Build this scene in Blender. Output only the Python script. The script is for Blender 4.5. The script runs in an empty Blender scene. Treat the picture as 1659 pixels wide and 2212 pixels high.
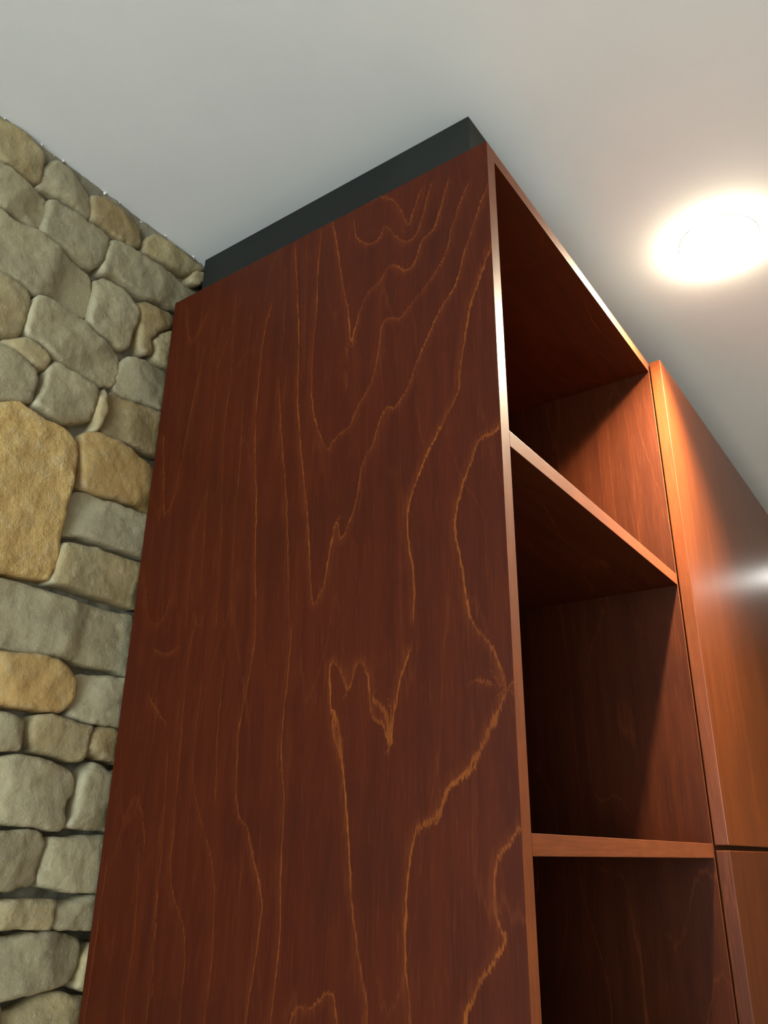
import bpy, bmesh, math, random
import numpy as np
from mathutils import Vector, Matrix, noise
from mathutils.geometry import delaunay_2d_cdt

S = bpy.context.scene
COL = S.collection

# ------------------------------------------------------------------ camera
FPX, IW, IH = 1752.55, 1659.0, 2212.0
CAM = np.array((-0.6499, -0.3221, 1.5475))
ROT = np.array(((0.57804967, -0.32229153, -0.74965775),
                (-0.81592664, -0.21583698, -0.53635634),
                (0.01105924, 0.92170633, -0.38773074)))      # columns: right, up, back
cam = bpy.data.cameras.new('camera')
cam.sensor_fit = 'HORIZONTAL'; cam.sensor_width = 36.0
cam.lens = FPX * 36.0 / IW
cam.clip_start = 0.02
cam_o = bpy.data.objects.new('camera', cam); COL.objects.link(cam_o)
m = Matrix.Identity(4)
for i in range(3):
    for j in range(3):
        m[i][j] = ROT[i][j]
    m[i][3] = CAM[i]
cam_o.matrix_world = m
S.camera = cam_o

# ------------------------------------------------------------------ world, light, exposure
S.view_settings.view_transform = 'Standard'
S.view_settings.look = 'None'
S.view_settings.gamma = 1.0
S.view_settings.use_curve_mapping = False
S.view_settings.exposure = 0.08
S.cycles.use_denoising = True
S.cycles.max_bounces = 8
S.cycles.diffuse_bounces = 5
S.cycles.caustics_reflective = False
S.cycles.caustics_refractive = False
S.cycles.sample_clamp_indirect = 8.0
world = bpy.data.worlds.new('world'); S.world = world
world.use_nodes = True
world.node_tree.nodes['Background'].inputs[0].default_value = (0.80, 0.90, 1.0, 1)
world.node_tree.nodes['Background'].inputs[1].default_value = 0.6

def area_light(name, loc, target, sx, sy, power, color):
    l = bpy.data.lights.new(name, 'AREA'); l.shape = 'RECTANGLE'; l.size = sx; l.size_y = sy
    l.energy = power; l.color = color
    o = bpy.data.objects.new(name, l); COL.objects.link(o)
    o.location = loc
    o.rotation_euler = (Vector(target) - Vector(loc)).to_track_quat('-Z', 'Y').to_euler()
    o['kind'] = 'helper'
    return o
# unseen daylight added to light panel and ceiling, through added_window_1 in the side wall the big panel faces
area_light('added_daylight', (-2.98, -0.55, 1.55), (0.0, -0.55, 1.5), 1.9, 1.35, 112.0, (0.82, 0.96, 1.0))
SPOT_POWER = 290.0         # the spotlight by the cabinets
ROOM_POWER = 150.0          # the other ceiling spotlights, unseen, most added for room light
SPOT_COLOR = (1.0, 0.83, 0.58)
ROOM_COLOR = (1.0, 0.97, 0.90)
LENS_STRENGTH = 215.0
ROOM_LENS_STRENGTH = 30.0

# ------------------------------------------------------------------ dimensions (metres)
T = 0.018            # board thickness
DEPTH = 0.544
TOP = 2.3276         # top of the cabinets
CEIL = 2.4434
WID = 0.5891         # open unit, outer width
WALL = 0.5465        # face of the stones

def pix(u, v, axis, val):
    """the world point on the plane axis = val that projects to pixel (u, v)"""
    r = ROT @ np.array(((u - IW / 2) / FPX, -(v - IH / 2) / FPX, -1.0))
    s = (val - CAM[axis]) / r[axis]
    return CAM + s * r

# ------------------------------------------------------------------ node helpers
class NT:
    def __init__(self, name):
        self.m = bpy.data.materials.new(name); self.m.use_nodes = True
        self.t = self.m.node_tree; self.t.nodes.clear()
        self.out = self.t.nodes.new('ShaderNodeOutputMaterial')
    def n(self, typ, **kw):
        nd = self.t.nodes.new(typ)
        for k, v in kw.items():
            setattr(nd, k, v)
        return nd
    def put(self, sock, v):
        if isinstance(v, bpy.types.NodeSocket):
            self.t.links.new(v, sock)
        elif v is not None:
            sock.default_value = v
    def math(self, op, a, b=None, c=None, clamp=False):
        nd = self.n('ShaderNodeMath', operation=op, use_clamp=clamp)
        for i, v in enumerate((a, b, c)):
            if v is not None:
                self.put(nd.inputs[i], v)
        return nd.outputs[0]
    def mix(self, f, a, b, blend='MIX'):
        nd = self.n('ShaderNodeMix', data_type='RGBA', blend_type=blend)
        self.put(nd.inputs[0], f); self.put(nd.inputs[6], a); self.put(nd.inputs[7], b)
        return nd.outputs[2]
    def coords(self, scale=(1, 1, 1), rand=0.0):
        tc = self.n('ShaderNodeTexCoord')
        mp = self.n('ShaderNodeMapping')
        mp.inputs['Scale'].default_value = scale
        src = tc.outputs['Object']
        if rand:
            oi = self.n('ShaderNodeObjectInfo')
            vm = self.n('ShaderNodeVectorMath', operation='ADD')
            cx = self.n('ShaderNodeCombineXYZ')
            r = self.math('MULTIPLY', oi.outputs['Random'], rand)
            for i in range(3):
                self.put(cx.inputs[i], r)
            self.put(vm.inputs[0], src); self.put(vm.inputs[1], cx.outputs[0])
            src = vm.outputs[0]
        self.put(mp.inputs['Vector'], src)
        return mp.outputs[0]
    def noise(self, vec, scale, detail=3.0, rough=0.5, dist=0.0):
        nd = self.n('ShaderNodeTexNoise')
        self.put(nd.inputs['Vector'], vec)
        nd.inputs['Scale'].default_value = scale
        nd.inputs['Detail'].default_value = detail
        nd.inputs['Roughness'].default_value = rough
        nd.inputs['Distortion'].default_value = dist
        return nd.outputs['Fac']
    def ramp(self, f, lo, hi, a=0.0, b=1.0):
        nd = self.n('ShaderNodeMapRange', interpolation_type='SMOOTHSTEP')
        self.put(nd.inputs[0], f)
        for i, v in enumerate((lo, hi, a, b)):
            self.put(nd.inputs[i + 1], v)
        return nd.outputs[0]
    def attr(self, name):
        return self.n('ShaderNodeAttribute', attribute_name=name).outputs['Fac']
    def bsdf(self, color, rough=0.5, bump=None, bstr=0.3, bdist=0.001, spec=0.5, coat=0.0, coat_rough=0.1, metal=0.0):
        b = self.n('ShaderNodeBsdfPrincipled')
        self.put(b.inputs['Base Color'], color)
        self.put(b.inputs['Roughness'], rough)
        self.put(b.inputs['Metallic'], metal)
        b.inputs['Specular IOR Level'].default_value = spec
        b.inputs['Coat Weight'].default_value = coat
        b.inputs['Coat Roughness'].default_value = coat_rough
        if bump is not None:
            bm_ = self.n('ShaderNodeBump')
            bm_.inputs['Strength'].default_value = bstr
            bm_.inputs['Distance'].default_value = bdist
            self.put(bm_.inputs['Height'], bump)
            self.put(b.inputs['Normal'], bm_.outputs[0])
        self.put(self.out.inputs[0], b.outputs[0])
        return self.m

def rgb(r, g, b):
    f = lambda c: (c / 255 / 12.92) if c <= 10.3 else ((c / 255 + 0.055) / 1.055) ** 2.4
    return (f(r), f(g), f(b), 1.0)

# ------------------------------------------------------------------ materials
PAL = [  # dark, mid, light, pore, deep blotch, pale blotch
    (rgb(62, 21, 7), rgb(71, 26, 9), rgb(112, 55, 22), rgb(42, 14, 5), rgb(43, 15, 6), rgb(80, 31, 12)),
    (rgb(57, 23, 8), rgb(66, 28, 10), rgb(100, 50, 20), rgb(40, 15, 6), rgb(41, 16, 7), rgb(75, 33, 13)),
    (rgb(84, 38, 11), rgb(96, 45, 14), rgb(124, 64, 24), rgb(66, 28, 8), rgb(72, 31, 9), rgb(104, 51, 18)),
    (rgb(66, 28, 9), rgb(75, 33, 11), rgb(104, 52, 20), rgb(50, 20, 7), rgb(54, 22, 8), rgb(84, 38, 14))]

def wood(name, grain='Z', lines=True, traced=False, tone=1.0, rough=0.46, spec=0.26, pal=0):
    w = NT(name)
    long_, acr = 1.0, 1.0
    sc = {'Z': (1, 1, 0.06), 'X': (0.06, 1, 1), 'Y': (1, 0.06, 1)}[grain]
    sl = {'Z': (1, 1, 0.22), 'X': (0.22, 1, 1), 'Y': (1, 0.22, 1)}[grain]
    rnd = 0.0 if traced else 9.0
    v1 = w.coords(sc, rnd)
    fine = w.noise(v1, 420, 3, 0.65)                 # pores and fibres
    broad = w.noise(v1, 55, 3, 0.6)                  # soft streaks
    blot = w.noise(w.coords((1, 1, 1), rnd), 5.5, 3, 0.55)   # uneven stain
    col = w.mix(w.ramp(broad, 0.3, 0.72), PAL[pal][0], PAL[pal][1])
    col = w.mix(w.math('MULTIPLY', w.ramp(fine, 0.5, 0.8), 0.26), col, PAL[pal][2])
    col = w.mix(w.math('MULTIPLY', w.ramp(fine, 0.5, 0.22), 0.25), col, PAL[pal][3])
    col = w.mix(w.math('MULTIPLY', w.ramp(blot, 0.50, 0.30), 0.30), col, PAL[pal][4])
    col = w.mix(w.math('MULTIPLY', w.ramp(blot, 0.55, 0.75), 0.30), col, PAL[pal][5])
    if traced:
        # drawn growth rings: signed distance (sd), plain distance (ud), strength (gs) stored on the panel
        jit = w.noise(w.coords((1, 1, 0.10)), 620, 3, 0.7)
        wob = w.noise(w.coords((1, 1, 0.35)), 150, 2, 0.6)
        sd = w.attr('sd'); ud = w.attr('ud'); gs = w.attr('gs'); gw = w.attr('gw')
        ob = w.attr('ob')                                # how far the ring runs across the grain
        d = w.math('ADD', sd, w.math('MULTIPLY', w.math('SUBTRACT', wob, 0.5), 0.0046))
        j2 = w.math('MULTIPLY', w.math('SUBTRACT', jit, 0.5), w.math('ADD', w.math('MULTIPLY', gw, 2.0), w.math('MULTIPLY', ob, 0.016)))
        d2 = w.math('ADD', d, j2)
        core = w.ramp(w.math('ABSOLUTE', d2), gw, w.math('MULTIPLY', gw, 0.25))
        # a soft flame on the inner side of each ring
        flame = w.math('MULTIPLY', w.ramp(d2, 0.0, 0.012, 1.0, 0.0), w.ramp(d2, -0.0004, 0.0, 0.0, 1.0))
        near = w.ramp(ud, 0.011, 0.008)
        patch = w.ramp(w.noise(w.coords((1, 1, 0.5)), 26, 2, 0.5), 0.32, 0.62, 0.30, 1.0)
        g = w.math('MULTIPLY', w.math('MULTIPLY', core, near), w.math('MULTIPLY', gs, patch))
        fl = w.math('MULTIPLY', w.math('MULTIPLY', flame, near), w.math('MULTIPLY', gs, w.ramp(fine, 0.3, 0.7, 0.10, 0.60)))
        col = w.mix(fl, col, rgb(94, 42, 16))
        col = w.mix(w.math('MULTIPLY', g, 0.85), col, rgb(130, 68, 24))
    if lines:
        f = w.math('MULTIPLY', w.noise(w.coords(sl, rnd), 4.2, 2, 0.45, 0.25), 15.0)
        f = w.math('ADD', f, w.math('MULTIPLY', w.noise(v1, 260, 2, 0.6), 0.22))
        fr = w.math('ABSOLUTE', w.math('SUBTRACT', w.math('FRACT', f), 0.5))
        ln = w.ramp(fr, 0.035, 0.0)
        pt = w.ramp(blot, 0.35, 0.65, 0.25, 1.0)
        amt = 0.16 if traced else 0.30
        col = w.mix(w.math('MULTIPLY', w.math('MULTIPLY', ln, pt), amt), col, rgb(118, 60, 28))
    if tone != 1.0:
        col = w.mix(1.0, col, (tone, tone, tone, 1), 'MULTIPLY')
    rg = w.math('ADD', w.math('MULTIPLY', fine, 0.12), rough - 0.06)
    return w.bsdf(col, rg, bump=fine, bstr=0.10, bdist=0.0006, spec=spec)

def edge_wood(name, grain):
    w = NT(name)
    sc = {'Z': (1, 1, 0.05), 'X': (0.05, 1, 1)}[grain]
    fine = w.noise(w.coords(sc, 3.0), 380, 3, 0.6)
    blot = w.noise(w.coords((1, 1, 1), 3.0), 22, 3, 0.5)
    col = w.mix(w.ramp(fine, 0.35, 0.7), rgb(92, 45, 20), rgb(106, 53, 25))
    col = w.mix(w.math('MULTIPLY', w.ramp(blot, 0.42, 0.70), 0.4), col, rgb(118, 62, 30))
    return w.bsdf(col, 0.50, bump=w.noise(w.coords((1, 1, 1)), 700, 2, 0.6), bstr=0.12, bdist=0.0005, spec=0.32)

def stone_mat(name, c0, c1, c2, rough_amt, fleck):
    w = NT(name)
    v = w.coords((1, 1, 1), 7.0)
    a = w.noise(v, 14, 4, 0.6, 0.4)
    b = w.noise(v, 46, 5, 0.65)
    c = w.noise(v, 190, 4, 0.7)
    oi = w.n('ShaderNodeObjectInfo')
    col = w.mix(w.ramp(a, 0.36, 0.64), c0, c1)
    col = w.mix(w.math('MULTIPLY', w.ramp(b, 0.48, 0.72), 0.55), col, c2)
    col = w.mix(w.math('MULTIPLY', w.ramp(c, 0.60, 0.78), fleck), col, rgb(214, 208, 184))
    e = w.noise(v, 75, 3, 0.6, 1.2)
    col = w.mix(w.math('MULTIPLY', w.ramp(e, 0.64, 0.70), 0.26), col, rgb(200, 193, 168))      # pale chips
    col = w.mix(w.math('MULTIPLY', w.ramp(w.noise(v, 60, 3, 0.6, 0.8), 0.36, 0.30), 0.30), col, rgb(112, 102, 78))
    pt = w.n('ShaderNodeNewGeometry').outputs['Pointiness']
    col = w.mix(w.math('MULTIPLY', w.ramp(pt, 0.53, 0.60), 0.25), col, rgb(206, 200, 178))     # worn arrises
    vv = w.math('ADD', w.math('MULTIPLY', oi.outputs['Random'], 0.20), 0.78)
    cc = w.n('ShaderNodeCombineColor')
    for i in range(3):
        w.put(cc.inputs[i], vv)
    col = w.mix(1.0, col, cc.outputs[0], 'MULTIPLY')
    h = w.math('ADD', w.math('MULTIPLY', b, 1.0), w.math('MULTIPLY', c, 0.45))
    return w.bsdf(col, 0.78, bump=h, bstr=rough_amt, bdist=0.004, spec=0.3)

def plain(name, color, rough=0.6, bscale=None, bstr=0.1, var=None, spec=0.4, metal=0.0):
    w = NT(name)
    col = color
    v = w.coords((1, 1, 1))
    if var is not None:
        col = w.mix(w.ramp(w.noise(v, 7, 3, 0.6), 0.35, 0.68), color, var)
    bp = w.noise(v, bscale, 4, 0.6) if bscale else None
    return w.bsdf(col, rough, bump=bp, bstr=bstr, bdist=0.002, spec=spec, metal=metal)

M = {}
M['panel'] = wood('stained_birch_traced_grain', 'Z', True, True, rough=0.5, spec=0.12)
M['wood_z'] = wood('stained_birch_vertical_grain', 'Z', pal=1, spec=0.12)
M['wood_x'] = wood('stained_birch_long_grain', 'X', pal=1, spec=0.12)
M['wood_y'] = wood('stained_birch_deep_grain', 'Y', pal=1, spec=0.12)
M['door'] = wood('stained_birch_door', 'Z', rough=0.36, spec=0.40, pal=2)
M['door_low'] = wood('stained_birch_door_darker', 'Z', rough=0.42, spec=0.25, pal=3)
M['edge_z'] = edge_wood('edge_band_upright', 'Z')
M['edge_x'] = edge_wood('edge_band_level', 'X')
M['black'] = plain('black_filler_paint', rgb(24, 26, 23), 0.6, 240, 0.05, rgb(29, 31, 28), spec=0.25)
M['ceiling'] = plain('matt_ceiling_paint', rgb(221, 225, 229), 0.9, 320, 0.03, rgb(218, 223, 227), spec=0.2)
M['plaster'] = plain('wall_plaster', rgb(230, 228, 222), 0.9, 200, 0.05, rgb(224, 221, 214), spec=0.2)
M['dull'] = plain('reflection_muting_plaster', rgb(132, 98, 66), 0.9, 200, 0.05, rgb(122, 90, 60), spec=0.2)  # unseen right wall: brown chosen to darken what the doors reflect
M['floor'] = plain('floor_tile', rgb(170, 160, 146), 0.5, 60, 0.03, rgb(158, 148, 134))
M['white'] = plain('white_metal', rgb(232, 230, 224), 0.4)
M['frame'] = plain('window_frame_paint', rgb(236, 236, 232), 0.4)
w = NT('old_lime_mortar')
v = w.coords((1, 1, 1))
n1, n2 = w.noise(v, 30, 4, 0.6), w.noise(v, 260, 5, 0.7)
colr = w.mix(w.ramp(n1, 0.35, 0.65), rgb(118, 114, 100), rgb(142, 136, 116))
colr = w.mix(w.math('MULTIPLY', w.ramp(n2, 0.55, 0.75), 0.5), colr, rgb(176, 172, 156))
M['mortar'] = w.bsdf(colr, 0.95, bump=n2, bstr=0.7, bdist=0.003, spec=0.2)
M['st_grey'] = stone_mat('limestone_greige', rgb(152, 143, 115), rgb(162, 152, 120), rgb(174, 164, 134), 0.55, 0.35)
M['st_warm'] = stone_mat('limestone_warm', rgb(157, 145, 110), rgb(167, 150, 108), rgb(177, 163, 126), 0.6, 0.35)
M['st_ochre'] = stone_mat('limestone_ochre', rgb(176, 146, 92), rgb(184, 150, 94), rgb(174, 160, 122), 0.6, 0.4)
M['st_brown'] = stone_mat('limestone_brown', rgb(138, 122, 86), rgb(150, 130, 88), rgb(166, 150, 112), 0.6, 0.4)
M['st_rough'] = stone_mat('limestone_ochre_coarse', rgb(186, 154, 96), rgb(200, 168, 106), rgb(198, 178, 134), 1.0, 0.5)
for nm, cl, st in (('lens', SPOT_COLOR, LENS_STRENGTH), ('lens_room', ROOM_COLOR, ROOM_LENS_STRENGTH)):
    w = NT('spotlight_' + nm)
    em = w.n('ShaderNodeEmission')
    em.inputs[0].default_value = (*cl, 1); em.inputs[1].default_value = st
    w.put(w.out.inputs[0], em.outputs[0]); M[nm] = w.m
w = NT('window_glass')
tr, gl, mx = w.n('ShaderNodeBsdfTransparent'), w.n('ShaderNodeBsdfGlossy'), w.n('ShaderNodeMixShader')
gl.inputs['Roughness'].default_value = 0.02; mx.inputs[0].default_value = 0.07
w.put(mx.inputs[1], tr.outputs[0]); w.put(mx.inputs[2], gl.outputs[0]); w.put(w.out.inputs[0], mx.outputs[0])
M['glass'] = w.m

# ------------------------------------------------------------------ object helpers
def link(name, me, mats, parent=None, smooth=False):
    o = bpy.data.objects.new(name, me); COL.objects.link(o)
    for k in (mats if isinstance(mats, (list, tuple)) else [mats]):
        me.materials.append(M[k])
    if smooth:
        me.polygons.foreach_set('use_smooth', [True] * len(me.polygons))
    if parent is not None:
        o.parent = parent
        me.transform(Matrix.Translation(-Vector(parent.location)))
    return o
def tag(o, label, cat, group=None):
    o['label'] = label; o['category'] = cat
    if group: o['group'] = group
    return o
def struct(o, label=None, cat=None):
    o['kind'] = 'structure'
    if label: o['label'] = label
    if cat: o['category'] = cat
    return o
def empty(name, loc):
    o = bpy.data.objects.new(name, None); COL.objects.link(o); o.location = loc
    o.empty_display_size = 0.05
    return o
def box_bm(b, x0, x1, y0, y1, z0, z1, bevel=0.0):
    vs = [b.verts.new((x, y, z)) for x in (x0, x1) for y in (y0, y1) for z in (z0, z1)]
    fs = [b.faces.new([vs[i] for i in f]) for f in
          ((0, 1, 3, 2), (4, 6, 7, 5), (0, 4, 5, 1), (2, 3, 7, 6), (0, 2, 6, 4), (1, 5, 7, 3))]
    if bevel:
        es = list({e for f in fs for e in f.edges})
        bmesh.ops.bevel(b, geom=es, offset=bevel, segments=2, profile=0.6, affect='EDGES')
def box(name, x0, x1, y0, y1, z0, z1, mats, parent=None, bevel=0.0, edge_front=False):
    """a board; with edge_front the face towards -Y takes the second material (edge band)"""
    b = bmesh.new(); box_bm(b, x0, x1, y0, y1, z0, z1, bevel)
    bmesh.ops.recalc_face_normals(b, faces=b.faces)
    if edge_front:
        for f in b.faces:
            if f.normal.y < -0.5:
                f.material_index = 1
    me = bpy.data.meshes.new(name); b.to_mesh(me); b.free()
    return link(name, me, mats, parent)

# ------------------------------------------------------------------ room shell
X0, X1, Y0 = -2.9, 3.2, -3.25
YW = 0.62
struct(box('floor', X0, X1, Y0, YW, -0.05, 0.0, 'floor'), 'beige stone tile floor of the room', 'floor')
struct(box('ceiling', X0, X1, Y0, YW + 0.2, CEIL, CEIL + 0.05, 'ceiling'), 'smooth matt white painted ceiling above the cabinets', 'ceiling')
struct(box('wall_front', X0, X1, Y0 - 0.1, Y0, 0, CEIL, 'plaster'), 'plain cream plastered wall facing the stone wall', 'wall')
struct(box('wall_right', X1, X1 + 0.1, Y0, YW, 0, CEIL, 'dull'), 'plain clay brown plastered wall past the tall cabinet, unseen, coloured to mute door reflections', 'wall')
b = bmesh.new()
wy0, wy1, wz0, wz1 = -1.55, 0.45, 0.85, 2.25
for a in ((Y0, wy0, 0, CEIL), (wy1, YW, 0, CEIL), (wy0, wy1, 0, wz0), (wy0, wy1, wz1, CEIL)):
    box_bm(b, X0 - 0.1, X0, a[0], a[1], a[2], a[3])
bmesh.ops.recalc_face_normals(b, faces=b.faces)
me = bpy.data.meshes.new('wall_left'); b.to_mesh(me); b.free()
struct(link('wall_left', me, 'plaster'), 'cream plastered wall with an added wide window', 'wall')
win = empty('added_window_1', (X0 - 0.05, (wy0 + wy1) / 2, wz0))  # out-of-view window, added to let side daylight in
struct(win, 'unseen wide white framed window added for daylight, next to the stone wall', 'window')
for a in ((wy0, wy0 + .05, wz0, wz1), (wy1 - .05, wy1, wz0, wz1), (wy0 + .05, wy1 - .05, wz0, wz0 + .05),
          (wy0 + .05, wy1 - .05, wz1 - .05, wz1), (-0.58, -0.52, wz0 + .05, wz1 - .05)):
    box('window_frame', X0 - .08, X0 - .02, a[0], a[1], a[2], a[3], 'frame', win, 0.003)
for a in ((wy0 + .05, -0.58), (-0.52, wy1 - .05)):
    box('pane', X0 - .054, X0 - .048, a[0], a[1], wz0 + .05, wz1 - .05, 'glass', win)

# ------------------------------------------------------------------ stone wall
# mortar bed: fine relief where the picture shows it, plain slabs beyond
gx0, gx1, gz0 = -0.80, 0.10, 1.15
nx, nz = 200, 300
xs = np.linspace(gx0, gx1, nx); zs = np.linspace(gz0, CEIL, nz)
verts, faces = [], []
for z in zs:
    for x in xs:
        n = noise.fractal(Vector((x * 60, 3.1, z * 60)), 1.0, 2.0, 4) * 0.0035
        n += noise.noise(Vector((x * 22, 7.7, z * 22))) * 0.004
        d = CEIL - z
        edge = 0.016 + 0.010 * noise.noise(Vector((x * 18, 1.2, 0)))
        k = 1.0 / (1.0 + math.exp((d - edge) / 0.0035))          # rough fillet under the ceiling
        up = min(1.0, max(0.0, (z - 1.75) / 0.35))
        y = 0.582 - 0.009 * up + n
        y = y * (1 - k) + (0.556 + n * 0.6) * k
        verts.append((x, y, z))
for j in range(nz - 1):
    for i in range(nx - 1):
        a = j * nx + i
        faces.append((a, a + 1, a + nx + 1, a + nx))
def slab(x0, x1, z0, z1, y=0.576):
    a = len(verts)
    verts.extend(((x0, y, z0), (x1, y, z0), (x1, y, z1), (x0, y, z1)))
    faces.append((a, a + 1, a + 2, a + 3))
slab(X0, gx0, 0, CEIL); slab(gx1, X1, 0, CEIL); slab(gx0, gx1, 0, gz0)
slab(X0, X1, 0, CEIL, YW)
me = bpy.data.meshes.new('wall_back'); me.from_pydata(verts, [], faces)
wall = struct(link('wall_back', me, 'mortar', smooth=True), 'rustic wall of rough beige limestone blocks set in grey mortar', 'wall')

def resample(pts, n):
    """closed Catmull-Rom through the outline, n even points"""
    P = [np.array(p, float) for p in pts]; k = len(P); out = []
    for i in range(k):
        p0, p1, p2, p3 = P[i - 1], P[i], P[(i + 1) % k], P[(i + 2) % k]
        for s in np.linspace(0, 1, 8, endpoint=False):
            c = 0.5 * ((2 * p1) + (-p0 + p2) * s + (2 * p0 - 5 * p1 + 4 * p2 - p3) * s * s + (-p0 + 3 * p1 - 3 * p2 + p3) * s ** 3)
            out.append(c * 0.55 + (p1 * (1 - s) + p2 * s) * 0.45)
    out = np.array(out)
    seg = np.linalg.norm(np.roll(out, -1, 0) - out, axis=1)
    acc = np.concatenate(([0], np.cumsum(seg)))
    t = np.linspace(0, acc[-1], n, endpoint=False)
    cl = np.vstack((out, out[:1]))
    return np.stack((np.interp(t, acc, cl[:, 0]), np.interp(t, acc, cl[:, 1])), 1)

def make_stone(outline, mat, seed, n=48, step=0.0042, facet=1.0):
    """outline: (x, z) points on the wall; a hewn block, flat with chipped facets and a worn arris"""
    rnd = random.Random(seed)
    R = resample(outline, n)
    c = R.mean(0)
    size = math.sqrt(abs(0.5 * np.sum(R[:, 0] * np.roll(R[:, 1], -1) - np.roll(R[:, 0], -1) * R[:, 1])))
    for i in range(n):                                            # frayed outline, grown a little into the joint
        d = R[i] - c
        l = math.hypot(*d) + 1e-9
        R[i] = R[i] + d / l * (0.0018 + 0.0022 * noise.noise(Vector((R[i][0] * 110, seed * 3.7, R[i][1] * 110))))
    x0, x1, z0, z1 = R[:, 0].min(), R[:, 0].max(), R[:, 1].min(), R[:, 1].max()
    gx, gz = np.meshgrid(np.arange(x0, x1, step), np.arange(z0, z1, step * 0.9))
    gx[::2] += step * 0.5
    P = np.stack((gx.ravel(), gz.ravel()), 1)
    P += np.array([[rnd.uniform(-.3, .3) * step, rnd.uniform(-.3, .3) * step] for _ in range(len(P))])
    def edge_dist(P):
        A, B = R, np.roll(R, -1, 0)
        AB = B - A
        d = P[:, None] - A[None]
        t = np.clip((d * AB[None]).sum(2) / ((AB ** 2).sum(1) + 1e-12), 0, 1)
        return np.sqrt(((d - t[..., None] * AB[None]) ** 2).sum(2)).min(1)
    # inside test
    A, B = R, np.roll(R, -1, 0)
    cr = (A[None, :, 1] > P[:, None, 1]) != (B[None, :, 1] > P[:, None, 1])
    xx = A[None, :, 0] + (P[:, None, 1] - A[None, :, 1]) * (B - A)[None, :, 0] / ((B - A)[None, :, 1] + 1e-12)
    ins = ((cr & (P[:, None, 0] < xx)).sum(1) % 2) == 1
    P = P[ins]
    ed = edge_dist(P)
    P, ed = P[ed > 0.0012], ed[ed > 0.0012]
    # a ring of points close to the arris keeps the edge crisp
    allp = [Vector(q) for q in R] + [Vector(q) for q in P]
    eds = np.concatenate((np.zeros(n), ed))
    res = delaunay_2d_cdt(allp, [(i, (i + 1) % n) for i in range(n)], [], 1, 1e-7)
    v2, f2, orig = res[0], res[2], res[3]
    planes = []
    for _ in range(rnd.choice((3, 4, 4, 5))):
        a = rnd.uniform(0, 2 * math.pi)
        planes.append((math.cos(a), math.sin(a), rnd.uniform(0.08, 0.30) * facet, rnd.uniform(0.08, 0.42) * size))
    tilt = (rnd.uniform(-.05, .05), rnd.uniform(-.06, .03))
    vs, bd = [], []
    for k, q in enumerate(v2):
        e = eds[orig[k][0]] if orig[k] else 0.0
        x, z = q
        dx, dz = x - c[0], z - c[1]
        y = WALL + 0.0035 + dx * tilt[0] + dz * tilt[1]
        y += 0.0042 * max(0.0, 1 - e / 0.0042) ** 2
        for px_, pz_, s_, o_ in planes:
            y += min(0.007, max(0.0, (dx * px_ + dz * pz_) - o_) * s_)
        y += 0.0022 * noise.fractal(Vector((x * 34, seed * 1.9, z * 34)), 0.8, 2.1, 5)
        y += 0.0020 * noise.noise(Vector((x * 13, seed * 2.3, z * 17)))
        vs.append((x, min(max(y, WALL), 0.562), z))
    fs = [tuple(f) for f in f2]
    # the sides run back into the mortar
    be = {}
    for f in fs:
        for i in range(len(f)):
            e_ = (f[i], f[(i + 1) % len(f)])
            if (e_[1], e_[0]) in be: del be[(e_[1], e_[0])]
            else: be[e_] = 1
    back = {}
    for e_ in be:
        for i in e_:
            if i not in back:
                back[i] = len(vs); vs.append((vs[i][0], 0.592, vs[i][2]))
    for i, j in be:
        fs.append((j, i, back[i], back[j]))
    me = bpy.data.meshes.new('stone'); me.from_pydata(vs, [], fs)
    b = bmesh.new(); b.from_mesh(me)
    bmesh.ops.recalc_face_normals(b, faces=b.faces)
    if sum(f.normal.y * f.calc_area() for f in b.faces) > 0:
        bmesh.ops.reverse_faces(b, faces=b.faces)
    b.to_mesh(me); b.free()
    return link('stone', me, mat, wall, smooth=True)

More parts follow.
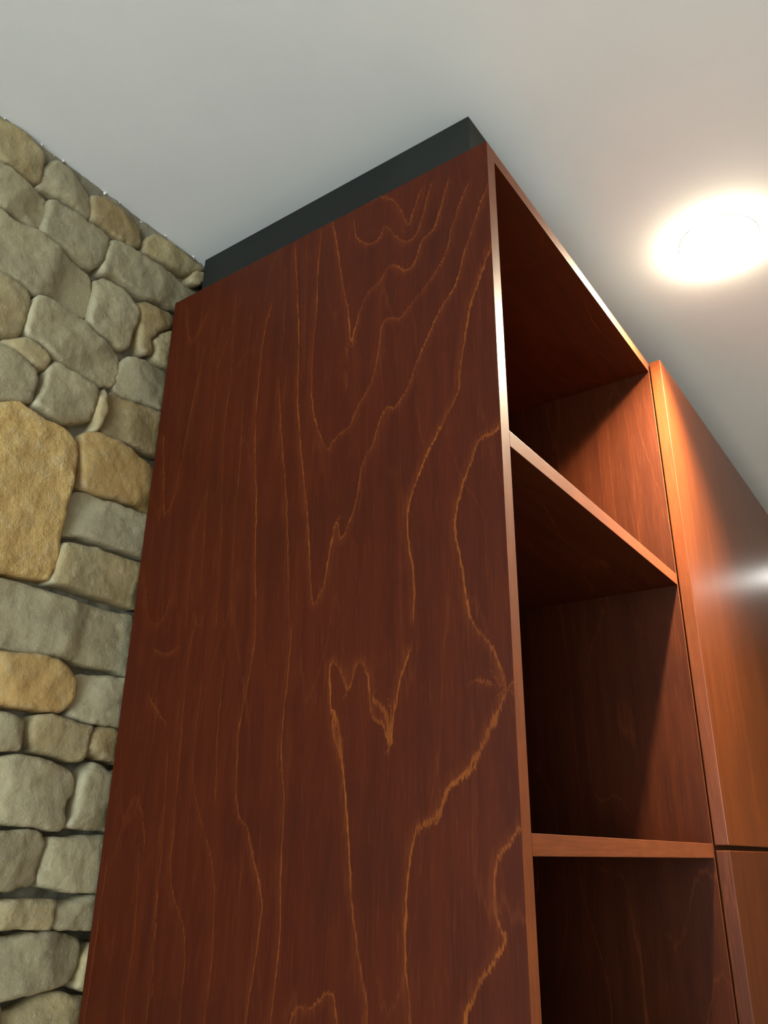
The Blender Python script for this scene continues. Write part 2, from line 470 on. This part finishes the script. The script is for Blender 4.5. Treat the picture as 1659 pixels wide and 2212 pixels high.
# outlines read from enlarged views: view -> (left, top, magnification)
VIEW = {1: (0, 200, 3.456), 2: (0, 780, 4.1475), 3: (0, 1220, 4.879), 4: (0, 1600, 3.614)}
STONES = [
 (1, 'st_warm', ((-200,120),(0,185),(150,280),(235,350),(325,475),(325,620),(300,665),(200,610),(100,540),(0,488),(-200,380))),
 (1, 'st_grey', ((345,570),(400,510),(470,520),(560,600),(640,690),(695,760),(690,930),(600,880),(480,795),(370,730),(305,690))),
 (1, 'st_brown', ((702,770),(790,780),(900,860),(1000,935),(1070,1010),(1055,1130),(1010,1160),(900,1090),(800,1010),(700,935))),
 (1, 'st_warm', ((1080,1170),(1105,1090),(1190,1030),(1300,1080),(1400,1170),(1530,1270),(1540,1330),(1420,1350),(1300,1300),(1180,1240))),
 (1, 'st_warm', ((1430,1370),(1465,1325),(1520,1340),(1570,1400),(1490,1430),(1440,1410))),
 (1, 'st_grey', ((-200,420),(0,515),(100,575),(220,665),(300,725),(362,790),(348,930),(298,1005),(220,965),(100,880),(0,835),(-200,700))),
 (1, 'st_grey', ((378,800),(440,805),(480,845),(600,915),(700,990),(780,1040),(820,1080),(800,1190),(770,1260),(705,1308),(620,1265),(520,1178),(400,1080),(325,1010),(358,930))),
 (1, 'st_grey', ((835,1105),(930,1120),(1050,1190),(1150,1270),(1280,1330),(1400,1420),(1520,1510),(1540,1640),(1300,1605),(1200,1555),(1080,1520),(960,1435),(860,1368),(765,1340),(785,1260))),
 (1, 'st_grey', ((-200,790),(0,852),(120,962),(240,1012),(300,1035),(400,1115),(520,1200),(620,1290),(695,1355),(708,1500),(690,1600),(650,1672),(560,1620),(470,1560),(370,1518),(260,1495),(180,1430),(60,1360),(0,1312),(-200,1210))),
 (1, 'st_grey', ((735,1400),(800,1375),(880,1412),(960,1482),(1020,1572),(1046,1670),(1008,1780),(985,1880),(930,1905),(850,1845),(740,1775),(672,1690),(702,1560),(722,1480))),
 (1, 'st_brown', ((1055,1565),(1130,1558),(1200,1600),(1300,1640),(1330,1740),(1240,1762),(1180,1790),(1135,1850),(1150,1930),(1085,1945),(1045,1890),(1052,1780),(1062,1660))),
 (1, 'st_warm', ((1155,1850),(1250,1780),(1350,1800),(1340,2070),(1240,2035),(1165,1975),(1172,1905))),
 (1, 'st_warm', ((-200,1270),(0,1342),(100,1392),(200,1462),(232,1540),(214,1640),(190,1730),(142,1805),(60,1805),(0,1780),(-200,1710))),
 (1, 'st_grey', ((252,1540),(330,1525),(430,1575),(540,1645),(640,1700),(740,1805),(850,1885),(908,1960),(912,2080),(880,2170),(780,2175),(700,2130),(560,2058),(420,1968),(330,1878),(205,1800),(218,1690),(240,1600))),
 (1, 'st_warm', ((55,1835),(130,1820),(230,1835),(300,1885),(372,1960),(350,2052),(280,2035),(180,1960),(105,1895))),
 (1, 'st_grey', ((-200,1790),(0,1875),(90,1905),(170,1965),(240,2035),(275,2090),(268,2180),(250,2230),(240,2300),(165,2305),(80,2290),(0,2292),(-200,2250))),
 (2, 'st_grey', ((412,180),(432,85),(480,25),(540,8),(650,75),(780,155),(885,232),(888,330),(860,440),(825,518),(720,528),(600,540),(500,488),(400,430),(310,380),(372,290))),
 (2, 'st_grey', ((1085,120),(1120,0),(1190,-35),(1300,-5),(1470,65),(1530,110),(1490,430),(1380,398),(1250,348),(1130,288),(1062,220))),
 (2, 'st_warm', ((955,250),(978,330),(958,450),(928,565),(890,620),(845,605),(862,540),(882,420),(902,320))),
 (2, 'st_brown', ((1005,290),(1060,268),(1130,322),(1250,382),(1380,432),(1490,490),(1470,840),(1370,826),(1280,788),(1180,738),(1060,688),(945,608),(965,480))),
 (2, 'st_rough', ((-250,400),(0,378),(100,358),(200,372),(290,432),(400,512),(520,562),(620,622),(688,700),(708,830),(698,930),(668,1010),(658,1130),(628,1230),(598,1380),(568,1530),(548,1700),(518,1830),(468,1955),(380,1945),(250,1918),(100,1878),(0,1878),(-250,1850))),
 (2, 'st_ochre', ((755,662),(830,634),(930,642),(1020,692),(1150,772),(1260,852),(1360,922),(1440,990),(1420,1345),(1310,1318),(1180,1268),(1050,1228),(900,1185),(775,1128),(755,1000),(748,800))),
 (2, 'st_grey', ((722,1165),(830,1178),(950,1235),(1100,1295),(1240,1358),(1400,1415),(1370,1770),(1210,1726),(1050,1672),(900,1615),(750,1565),(595,1545),(604,1430),(634,1270))),
 (2, 'st_warm', ((592,1628),(740,1645),(900,1695),(1060,1745),(1250,1798),(1320,1830),(1290,2200),(1150,2172),(1000,2125),(850,2082),(650,2015),(465,1975),(512,1900),(552,1750))),
 (3, 'st_grey', ((-250,90),(0,135),(100,145),(250,175),(400,235),(520,285),(700,338),(900,405),(1100,458),(1300,508),(1450,540),(1420,1180),(1250,1105),(1080,1075),(900,1035),(750,975),(650,955),(400,925),(200,895),(0,848),(-250,800))),
 (3, 'st_ochre', ((-250,860),(0,905),(150,932),(400,950),(540,970),(660,1025),(740,1112),(808,1200),(818,1300),(788,1400),(718,1498),(630,1552),(500,1530),(350,1502),(200,1475),(0,1455),(-250,1420))),
 (3, 'st_grey', ((822,1165),(920,1158),(1100,1178),(1300,1198),(1420,1212),(1360,1700),(1130,1678),(950,1655),(820,1615),(755,1585),(795,1470),(832,1330),(828,1220))),
 (3, 'st_grey', ((-250,1500),(0,1550),(110,1565),(268,1635),(276,1720),(248,1840),(208,1942),(100,1945),(0,1942),(-250,1900))),
 (3, 'st_warm', ((412,1592),(560,1584),(700,1625),(850,1674),(975,1714),(956,1830),(926,1980),(858,2072),(760,2055),(600,2005),(400,1965),(352,1880),(342,1740),(372,1640))),
 (3, 'st_brown', ((1002,1745),(1060,1722),(1240,1728),(1340,1745),(1300,2085),(1180,2055),(1080,2032),(945,1958),(964,1860),(990,1800))),
 (4, 'st_grey', ((-190,110),(0,135),(120,115),(300,134),(440,184),(568,234),(606,310),(596,400),(540,462),(520,540),(536,610),(506,694),(430,705),(330,676),(200,660),(0,636),(-190,610))),
 (4, 'st_grey', ((740,176),(800,194),(860,244),(960,260),(920,700),(820,686),(700,686),(600,676),(552,646),(602,560),(624,430),(644,320),(690,236))),
 (4, 'st_grey', ((-190,690),(0,720),(150,710),(300,706),(360,752),(356,860),(328,960),(316,1070),(288,1126),(170,1145),(100,1175),(0,1170),(-190,1150))),
 (4, 'st_grey', ((420,762),(560,760),(720,750),(870,764),(840,1185),(720,1176),(600,1184),(480,1165),(372,1135),(336,1112),(352,1000),(382,850))),
 (4, 'st_warm', ((-190,1240),(0,1262),(150,1246),(300,1245),(426,1246),(426,1330),(408,1420),(378,1474),(250,1474),(130,1465),(0,1484),(-190,1480))),
 (4, 'st_grey', ((452,1296),(560,1266),(680,1226),(790,1212),(770,1470),(600,1470),(480,1478),(416,1464),(432,1380))),
 (4, 'st_grey', ((-190,1510),(0,1538),(150,1536),(300,1516),(400,1496),(520,1506),(636,1555),(656,1620),(636,1740),(596,1850),(546,1904),(420,1934),(250,1974),(100,2012),(0,2034),(-190,2050))),
 (4, 'st_warm', ((636,1880),(668,1740),(730,1620),(780,1600),(750,1940),(640,1925))),
 (4, 'st_warm', ((28,2240),(55,2140),(200,2098),(330,2018),(430,1972),(530,1976),(565,2016),(720,2016),(690,2420),(300,2430),(28,2420))),
 (4, 'st_grey', ((-190,2110),(0,2088),(15,2150),(5,2250),(5,2420),(-190,2420))),
]
for k, (vw, mt, pts) in enumerate(STONES):
    ox, oy, s = VIEW[vw]
    out = []
    for (zx, zy) in pts:
        q = pix(ox + zx / s, oy + zy / s, 1, WALL + 0.006)
        out.append((q[0], min(q[2], CEIL - 0.004)))
    make_stone(out, mt, k + 1, facet=0.4 if mt == 'st_rough' else 1.0)
# the wall goes on outside the frame: rougher coursed blocks, fewer faces
rc = random.Random(11)
def left_limit(z):
    """x on the wall of the picture's left margin, at height z"""
    best = None
    for v in range(150, 2500, 25):
        q = pix(-66, v, 1, WALL + 0.006)
        if best is None or abs(q[2] - z) < best[0]:
            best = (abs(q[2] - z), q[0])
    return best[1]
z = CEIL - 0.012
zlow = pix(0, 2275, 1, WALL)[2]
while z > 0.95:
    h = rc.uniform(0.052, 0.098)
    zb = z - h
    lim = left_limit((z + zb) / 2) if zb > zlow - 0.03 else 0.03
    x = lim
    while x > -0.95:
        wd = rc.uniform(0.08, 0.19)
        g = 0.004
        pts = [(x - g, z - g), (x - wd * .33, z - g), (x - wd * .66, z - g), (x - wd + g, z - g), (x - wd + g, (z + zb) / 2),
               (x - wd + g, zb + g), (x - wd * .66, zb + g), (x - wd * .33, zb + g), (x - g, zb + g), (x - g, (z + zb) / 2)]
        pts = [(a + rc.uniform(-.006, .006), min(c_ + rc.uniform(-.006, .006), CEIL - .006)) for a, c_ in pts]
        make_stone(pts, rc.choice(('st_grey', 'st_grey', 'st_warm', 'st_grey', 'st_warm', 'st_brown', 'st_grey', 'st_grey', 'st_ochre')), rc.randint(100, 9999), 20, 0.014)
        x -= wd
    z = zb
# crumbs of white plaster left along the ceiling line
b = bmesh.new()
for _ in range(34):
    x = rc.uniform(-0.75, 0.06); s = rc.uniform(0.0006, 0.0019)
    mt_ = Matrix.Translation((x, 0.5545 + rc.uniform(-.002, .003), CEIL - rc.uniform(-0.0005, 0.003))) @ Matrix.Rotation(rc.uniform(0, 3), 4, 'Y') @ Matrix.Diagonal((s * rc.uniform(.8, 2.4), s, s, 1))
    r_ = bmesh.ops.create_icosphere(b, subdivisions=1, radius=1.0, matrix=mt_)
    for v_ in r_['verts']:
        v_.co += Vector((rc.uniform(-1, 1), rc.uniform(-1, 1), rc.uniform(-1, 1))) * s * 0.6
me = bpy.data.meshes.new('plaster_crumbs'); b.to_mesh(me); b.free()
pc = link('plaster_crumbs', me, 'plaster', wall); pc['kind'] = 'stuff'

# ------------------------------------------------------------------ open shelf unit
unit = tag(empty('open_bookcase', (WID / 2, DEPTH / 2, 0)),
           'tall open shelving unit of red-brown stained wood standing against the stone wall', 'bookcase')

# growth rings of the big side panel, read from two enlarged views: (left, top, magnification)
G1, G2 = (250, 400, 1.8433), (170, 1300, 1.659)
RINGS = [  # strength, half width (mm), [(view, points), ...]
 (0.75, 1.0, [(G1, ((950,150),(960,210),(1010,235),(1050,210),(1075,160),(1110,200),(1160,225),(1200,190),(1230,90),(1255,0)))]),
 (0.70, 1.0, [(G1, ((1020,60),(1060,45),(1110,65),(1150,130),(1165,160),(1190,90),(1215,20)))]),
 (0.90, 1.2, [(G1, ((865,145),(885,260),(905,400),(925,500),(935,620),(950,580),(975,490),(1010,420),(1050,385),(1080,330),(1110,318),(1150,340),(1190,310),(1220,220),(1270,165),(1320,-10)))]),
 (0.45, 1.0, [(G1, ((920,650),(922,690))), ]), (0.5, 1.3, [(G1, ((918,750),(920,805)))]),
 (0.70, 1.0, [(G1, ((820,180),(805,350),(800,500),(785,650),(780,800),(790,920),(820,1010),(845,1050),(880,1000),(930,960),(960,890),(1010,800),(1040,700),(1060,560),(1090,530),(1130,530),(1180,470),(1250,380),(1310,280),(1350,130),(1400,0)))]),
 (0.85, 1.1, [(G1, ((715,250),(730,600),(725,850),(745,1130),(765,1330),(775,1560),(788,1665),(830,1580),(850,1470),(880,1340),(895,1410),(930,1340),(960,1240),(985,1100),(1020,1040),(1050,940),(1080,885),(1110,885),(1160,810),(1200,700),(1240,610),(1290,500),(1350,400),(1385,280),(1440,110),(1475,10)))]),
 (1.00, 1.4, [(G1, ((1500,230),(1450,370),(1410,490),(1385,650),(1370,740),(1360,830),(1310,930),(1250,1050),(1200,1170),(1165,1280),(1165,1400),(1180,1500),(1190,1600),(1185,1720))),
              (G2, ((1185,180),(1150,290),(1130,400),(1115,520),(1090,440),(1050,400),(1035,260),(1000,215),(965,320),(940,250),(905,220),(900,320),(915,470),(945,590),(960,740),(970,900),(980,1100),(1000,1250),(1025,1400),(1035,1513)))]),
 (0.9, 3.0, [(G2, ((915,400),(935,480),(945,590)))]), (0.8, 3.2, [(G2, ((1060,350),(1100,400),(1118,500)))]),
 (0.95, 1.5, [(G1, ((1530,950),(1500,990),(1450,1010),(1430,1060),(1390,1170),(1360,1280),(1350,1370),(1375,1500),(1390,1600),(1410,1720))),
              (G2, ((1395,40),(1430,100),(1480,160),(1510,240),(1530,300),(1515,370),(1470,450),(1440,540),(1400,620),(1340,640),(1310,720),(1280,790),(1215,820),(1190,900),(1175,1050),(1170,1250),(1180,1400),(1190,1513)))]),
 (0.9, 3.0, [(G2, ((1500,400),(1450,510),(1390,610),(1330,660),(1290,760),(1220,810)))]),
 (1.00, 2.0, [(G2, ((1585,810),(1540,870),(1500,930),(1490,1050),(1500,1140),(1530,1210),(1490,1290),(1440,1360),(1410,1440),(1385,1513)))]),
 (0.5, 1.6, [(G2, ((1420,285),(1440,280),(1470,290)))]), (0.6, 2.0, [(G2, ((1520,320),(1555,290)))]),
 (0.70, 1.2, [(G2, ((755,1513),(780,1450),(830,1460),(900,1400),(925,1513)))]),
 (0.65, 0.9, [(G1, ((650,780),(660,1000),(680,1250),(690,1700))), (G2, ((762,100),(750,260),(735,400),(725,560),(735,700),(725,950),(720,1200),(700,1400),(690,1513)))]),
 (0.75, 1.0, [(G1, ((620,480),(590,600),(565,830),(555,1000),(560,1250),(555,1500),(558,1650))), (G2, ((635,0),(630,150),(600,330),(575,450),(565,650),(575,770),(600,800),(630,930),(655,1050),(645,1200),(620,1350),(600,1513)))]),
 (0.9, 1.6, [(G2, ((605,810),(630,930),(653,1040)))]),
 (0.40, 0.7, [(G1, ((540,520),(510,850),(495,1100),(470,1400),(460,1740))), (G2, ((440,300),(410,640),(480,950),(480,1250),(450,1513)))]),
 (0.45, 0.7, [(G2, ((420,60),(390,230),(370,450),(350,700),(330,1000),(380,1200),(360,1513)))]),
 (0.35, 0.6, [(G1, ((430,560),(400,800),(370,1150),(340,1600)))]), (0.35, 0.6, [(G1, ((480,430),(460,750),(430,1000),(420,1400),(400,1740)))]),
 (0.50, 0.8, [(G1, ((285,480),(288,580),(305,622),(340,560),(368,500)))]),
 (0.55, 0.8, [(G1, ((190,1000),(192,1200),(195,1310),(230,1240),(270,1050),(310,850),(350,650)))]),
 (0.40, 0.7, [(G1, ((335,1300),(310,1450),(290,1600),(285,1740))), ]), (0.35, 0.6, [(G2, ((320,500),(310,700),(290,950),(270,1250),(240,1513)))]),
 (0.40, 0.7, [(G1, ((115,1560),(125,1700),(150,1748),(190,1720),(220,1640)))]),
 (0.55, 1.0, [(G2, ((255,345),(280,390),(310,435)))]), (0.5, 1.4, [(G2, ((280,175),(310,190),(355,165)))]),
 (0.50, 0.8, [(G2, ((130,900),(165,770),(205,697),(228,760),(236,860)))]),
 (0.50, 0.7, [(G2, ((100,950),(70,1150),(45,1330),(20,1500)))]), (0.4, 0.7, [(G2, ((215,900),(205,1150),(180,1330),(160,1513)))]),
 (0.4, 0.7, [(G2, ((520,230),(500,450),(490,700)))]), (0.35, 0.6, [(G2, ((300,880),(275,1100),(265,1400)))]),
 (0.35, 0.6, [(G1, ((680,330),(670,560),(660,700)))]), (0.3, 0.6, [(G1, ((760,230),(755,500),(750,760)))]),
]
segs = []
for st, hw, pieces in RINGS:
    for (ox, oy, s), pts in pieces:
        w3 = [pix(ox + a / s, oy + c / s, 0, 0.0) for a, c in pts]
        P = np.array([(q[1], q[2]) for q in w3])
        if pts[-1][1] == 1513:                                        # rings leaving the picture run on down the board
            y_, z_ = P[-1]; more = []
            while z_ > 0.05:
                z_ -= 0.09
                y_ += 0.010 * noise.noise(Vector((P[-1][0] * 40, 5.0, z_ * 3.0)))
                more.append((min(max(y_, 0.004), DEPTH - 0.004), z_))
            P = np.vstack((P, more))
        Q = [P[0]]
        for i in range(len(P) - 1):                                   # smooth the drawn polyline
            p0, p1, p2, p3 = P[max(i - 1, 0)], P[i], P[i + 1], P[min(i + 2, len(P) - 1)]
            for t in (0.25, 0.5, 0.75, 1.0):
                cr = 0.5 * ((2 * p1) + (-p0 + p2) * t + (2 * p0 - 5 * p1 + 4 * p2 - p3) * t * t + (-p0 + 3 * p1 - 3 * p2 + p3) * t ** 3)
                Q.append(cr)
        for a, c in zip(Q[:-1], Q[1:]):
            segs.append((a[0], a[1], c[0], c[1], st, hw / 1000.0))
segs = np.array(segs)
py = np.linspace(0.0, DEPTH, 250)
pz = np.concatenate((np.linspace(0.0, 1.18, 180), np.linspace(1.19, TOP, 480)))
YY, ZZ = np.meshgrid(py, pz)
pts = np.stack((YY.ravel(), ZZ.ravel()), 1)
A = segs[:, 0:2]; AB = segs[:, 2:4] - A; L2 = (AB ** 2).sum(1) + 1e-12
sd = np.full(len(pts), 0.05); ud = np.full(len(pts), 0.05); gs = np.zeros(len(pts)); gw = np.full(len(pts), 0.001); ob = np.zeros(len(pts))
hi = np.arange(len(pts))
for c0 in range(0, len(hi), 4000):
    ix = hi[c0:c0 + 4000]
    d = pts[ix][:, None, :] - A[None]
    t = np.clip((d * AB[None]).sum(2) / L2[None], 0, 1)
    e = d - t[..., None] * AB[None]
    q = np.sqrt((e ** 2).sum(2))
    k = (q - segs[None, :, 5] * 0.5).argmin(1); r = np.arange(len(ix))
    sg = np.sign(AB[k, 0] * d[r, k, 1] - AB[k, 1] * d[r, k, 0])
    ud[ix] = q[r, k]; sd[ix] = q[r, k] * np.where(sg == 0, 1, sg)
    gs[ix] = segs[k, 4]; gw[ix] = segs[k, 5]; ob[ix] = np.abs(AB[k, 0]) / np.sqrt(L2[k])
ny_, nz_ = len(py), len(pz)
base = len(pts)
V = [(0.0, y, z) for y, z in pts]
idx = np.arange(base).reshape(nz_, ny_)
F = [(int(idx[j, i + 1]), int(idx[j, i]), int(idx[j + 1, i]), int(idx[j + 1, i + 1])) for j in range(nz_ - 1) for i in range(ny_ - 1)]
# the other five faces of the board
V += [(T, 0.0, 0.0), (T, DEPTH, 0.0), (T, DEPTH, TOP), (T, 0.0, TOP)]
i00, i10, i11, i01 = int(idx[0, 0]), int(idx[0, -1]), int(idx[-1, -1]), int(idx[-1, 0])
n_main = len(F)
F += [tuple([base, base + 3] + [int(v_) for v_ in idx[::-1, 0]]), (base, base + 1, base + 2, base + 3),
      tuple([base + 2, base + 1] + [int(v_) for v_ in idx[:, -1]]), tuple([base + 3, base + 2] + [int(v_) for v_ in idx[-1, ::-1]]),
      tuple([base + 1, base] + [int(v_) for v_ in idx[0, :]])]
me = bpy.data.meshes.new('side_panel'); me.from_pydata(V, [], F)
for nm, arr, fill in (('sd', sd, .05), ('ud', ud, .05), ('gs', gs, 0), ('gw', gw, .001), ('ob', ob, 0)):
    at = me.attributes.new(nm, 'FLOAT', 'POINT')
    at.data.foreach_set('value', np.concatenate((arr, [fill] * 4)).astype(np.float32))
mi = np.zeros(len(F), np.int32); mi[n_main] = 1; mi[n_main + 1:] = 2
sp = link('side_panel', me, ['panel', 'edge_z', 'wood_z'], None)
me.polygons.foreach_set('material_index', mi)
sp.parent = unit; sp.matrix_parent_inverse = Matrix.Translation(-Vector(unit.location))
sp['label'] = 'wide side panel with flame-shaped grain lines'

box('side_panel', WID - T, WID, 0.0, DEPTH, 0.0, TOP, ['wood_z', 'edge_z'], unit, 0.0004, True)
box('top_panel', T + .0001, WID - T - .0001, 0.0, DEPTH, TOP - T, TOP, ['wood_x', 'edge_x'], unit, 0.0003, True)
box('back_panel', T + .0001, WID - T - .0001, DEPTH - 0.008, DEPTH, 0.06, TOP - T - .0001, 'wood_z', unit)
for zt in (1.9471, 1.5644, 1.182, 0.800, 0.418, 0.078):
    box('shelf', T + .0003, WID - T - .0003, 0.0, DEPTH - 0.009, zt - T, zt, ['wood_x', 'edge_x'], unit, 0.0005, True)
box('plinth', T + .0001, WID - T - .0001, 0.03, 0.045, 0.0, 0.059, 'wood_x', unit)
fl = box('top_filler', 0.0467, WID - 0.0005, 0.0476, DEPTH, TOP + 0.0002, CEIL - 0.0003, 'black', unit, 0.0012)
fl['label'] = 'matt black filler box closing the gap to the ceiling'

# ------------------------------------------------------------------ tall cabinet with doors beside it
cab = tag(empty('tall_cabinet', (1.35, DEPTH / 2, 0)),
          'tall closed cabinet with smooth orange-brown wooden doors under the glowing ceiling spotlight', 'cabinet')
CX1 = 2.115
box('side_panel', WID + .0004, WID + T, 0.0, DEPTH, 0.0, TOP, ['wood_z', 'edge_z'], cab, 0, True)
box('side_panel', CX1 - T, CX1, 0.0, DEPTH, 0.0, TOP, ['wood_z', 'edge_z'], cab, 0, True)
box('top_panel', WID + T + .0001, CX1 - T - .0001, 0.0, DEPTH, TOP - T, TOP, ['wood_x', 'edge_x'], cab, 0, True)
box('back_panel', WID + T + .0001, CX1 - T - .0001, DEPTH - .008, DEPTH, 0.06, TOP - T - .0001, 'wood_z', cab)
for zt in (1.9471, 1.5644, 0.800, 0.078):
    box('shelf', WID + T + .0003, CX1 - T - .0003, 0.0, DEPTH - .009, zt - T, zt, ['wood_x', 'edge_x'], cab, 0, True)
f2 = box('top_filler', WID + .0005, CX1 - .03, 0.0476, DEPTH, TOP + .0002, CEIL - .0003, 'black', cab, 0.0012)
DG, DT = 0.0022, 0.0185
for x0, x1 in ((0.5723, 1.3335), (1.3375, 2.113)):
    for z0, z1 in ((1.5622, 2.3267), (0.078, 1.5560)):
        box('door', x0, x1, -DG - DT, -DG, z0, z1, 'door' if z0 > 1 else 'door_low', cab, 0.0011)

# ------------------------------------------------------------------ ceiling spotlights
def lathe(name, prof, mat, parent, seg=40):
    vs, fs = [], []
    for k in range(seg):
        a = 2 * math.pi * k / seg
        for r, z in prof:
            vs.append((r * math.cos(a), r * math.sin(a), z))
    n = len(prof)
    for k in range(seg):
        j = (k + 1) % seg
        for i in range(n - 1):
            fs.append((k * n + i, k * n + i + 1, j * n + i + 1, j * n + i))
    me = bpy.data.meshes.new(name); me.from_pydata(vs, [], fs)
    b = bmesh.new(); b.from_mesh(me); bmesh.ops.remove_doubles(b, verts=b.verts, dist=1e-6)
    bmesh.ops.recalc_face_normals(b, faces=b.faces); b.to_mesh(me); b.free()
    o = link(name, me, mat, None, smooth=True)
    o.parent = parent
    return o
def spotlight(x, y, label, power=SPOT_POWER):
    r = tag(empty('ceiling_spotlight', (x, y, CEIL)), label, 'spotlight', 'round ceiling spotlights')
    lathe('trim_ring', [(.0552, -.0002), (.0592, -.0002), (.0598, -.0005), (.0588, -.0010), (.0552, -.0012), (.0552, -.0002)], 'white', r)
    lathe('lens', [(.0550, -.0003), (.0550, -.0060), (.0515, -.0100), (.0400, -.0128), (.0210, -.0152), (0.0, -.0160)], 'lens' if power == SPOT_POWER else 'lens_room', r)
    l = bpy.data.lights.new('spot_beam', 'SPOT'); l.energy = power; l.color = SPOT_COLOR if power == SPOT_POWER else ROOM_COLOR
    l.spot_size = math.radians(120); l.spot_blend = 1.0; l.shadow_soft_size = 0.016
    o = bpy.data.objects.new('spot_beam', l); COL.objects.link(o); o.parent = r; o.location = (0, 0.022, -.019)
    return r
spotlight(0.478, -0.158, 'glowing round spotlight in the ceiling in front of the tall cabinet door')
for x, y, lb in ((2.28, -0.158, 'round ceiling spotlight above the far end of the tall cabinet'),
                 (-1.5, -1.0, 'unseen round ceiling spotlight added over the open floor before the stone wall'),  # this and the next two are unseen lamps added for room light
                 (-1.1, -1.9, 'unseen round ceiling spotlight added out in the room on the window side'),
                 (0.6, -1.9, 'unseen round ceiling spotlight added out in the room across from the open bookcase')):
    spotlight(x, y, lb, ROOM_POWER)
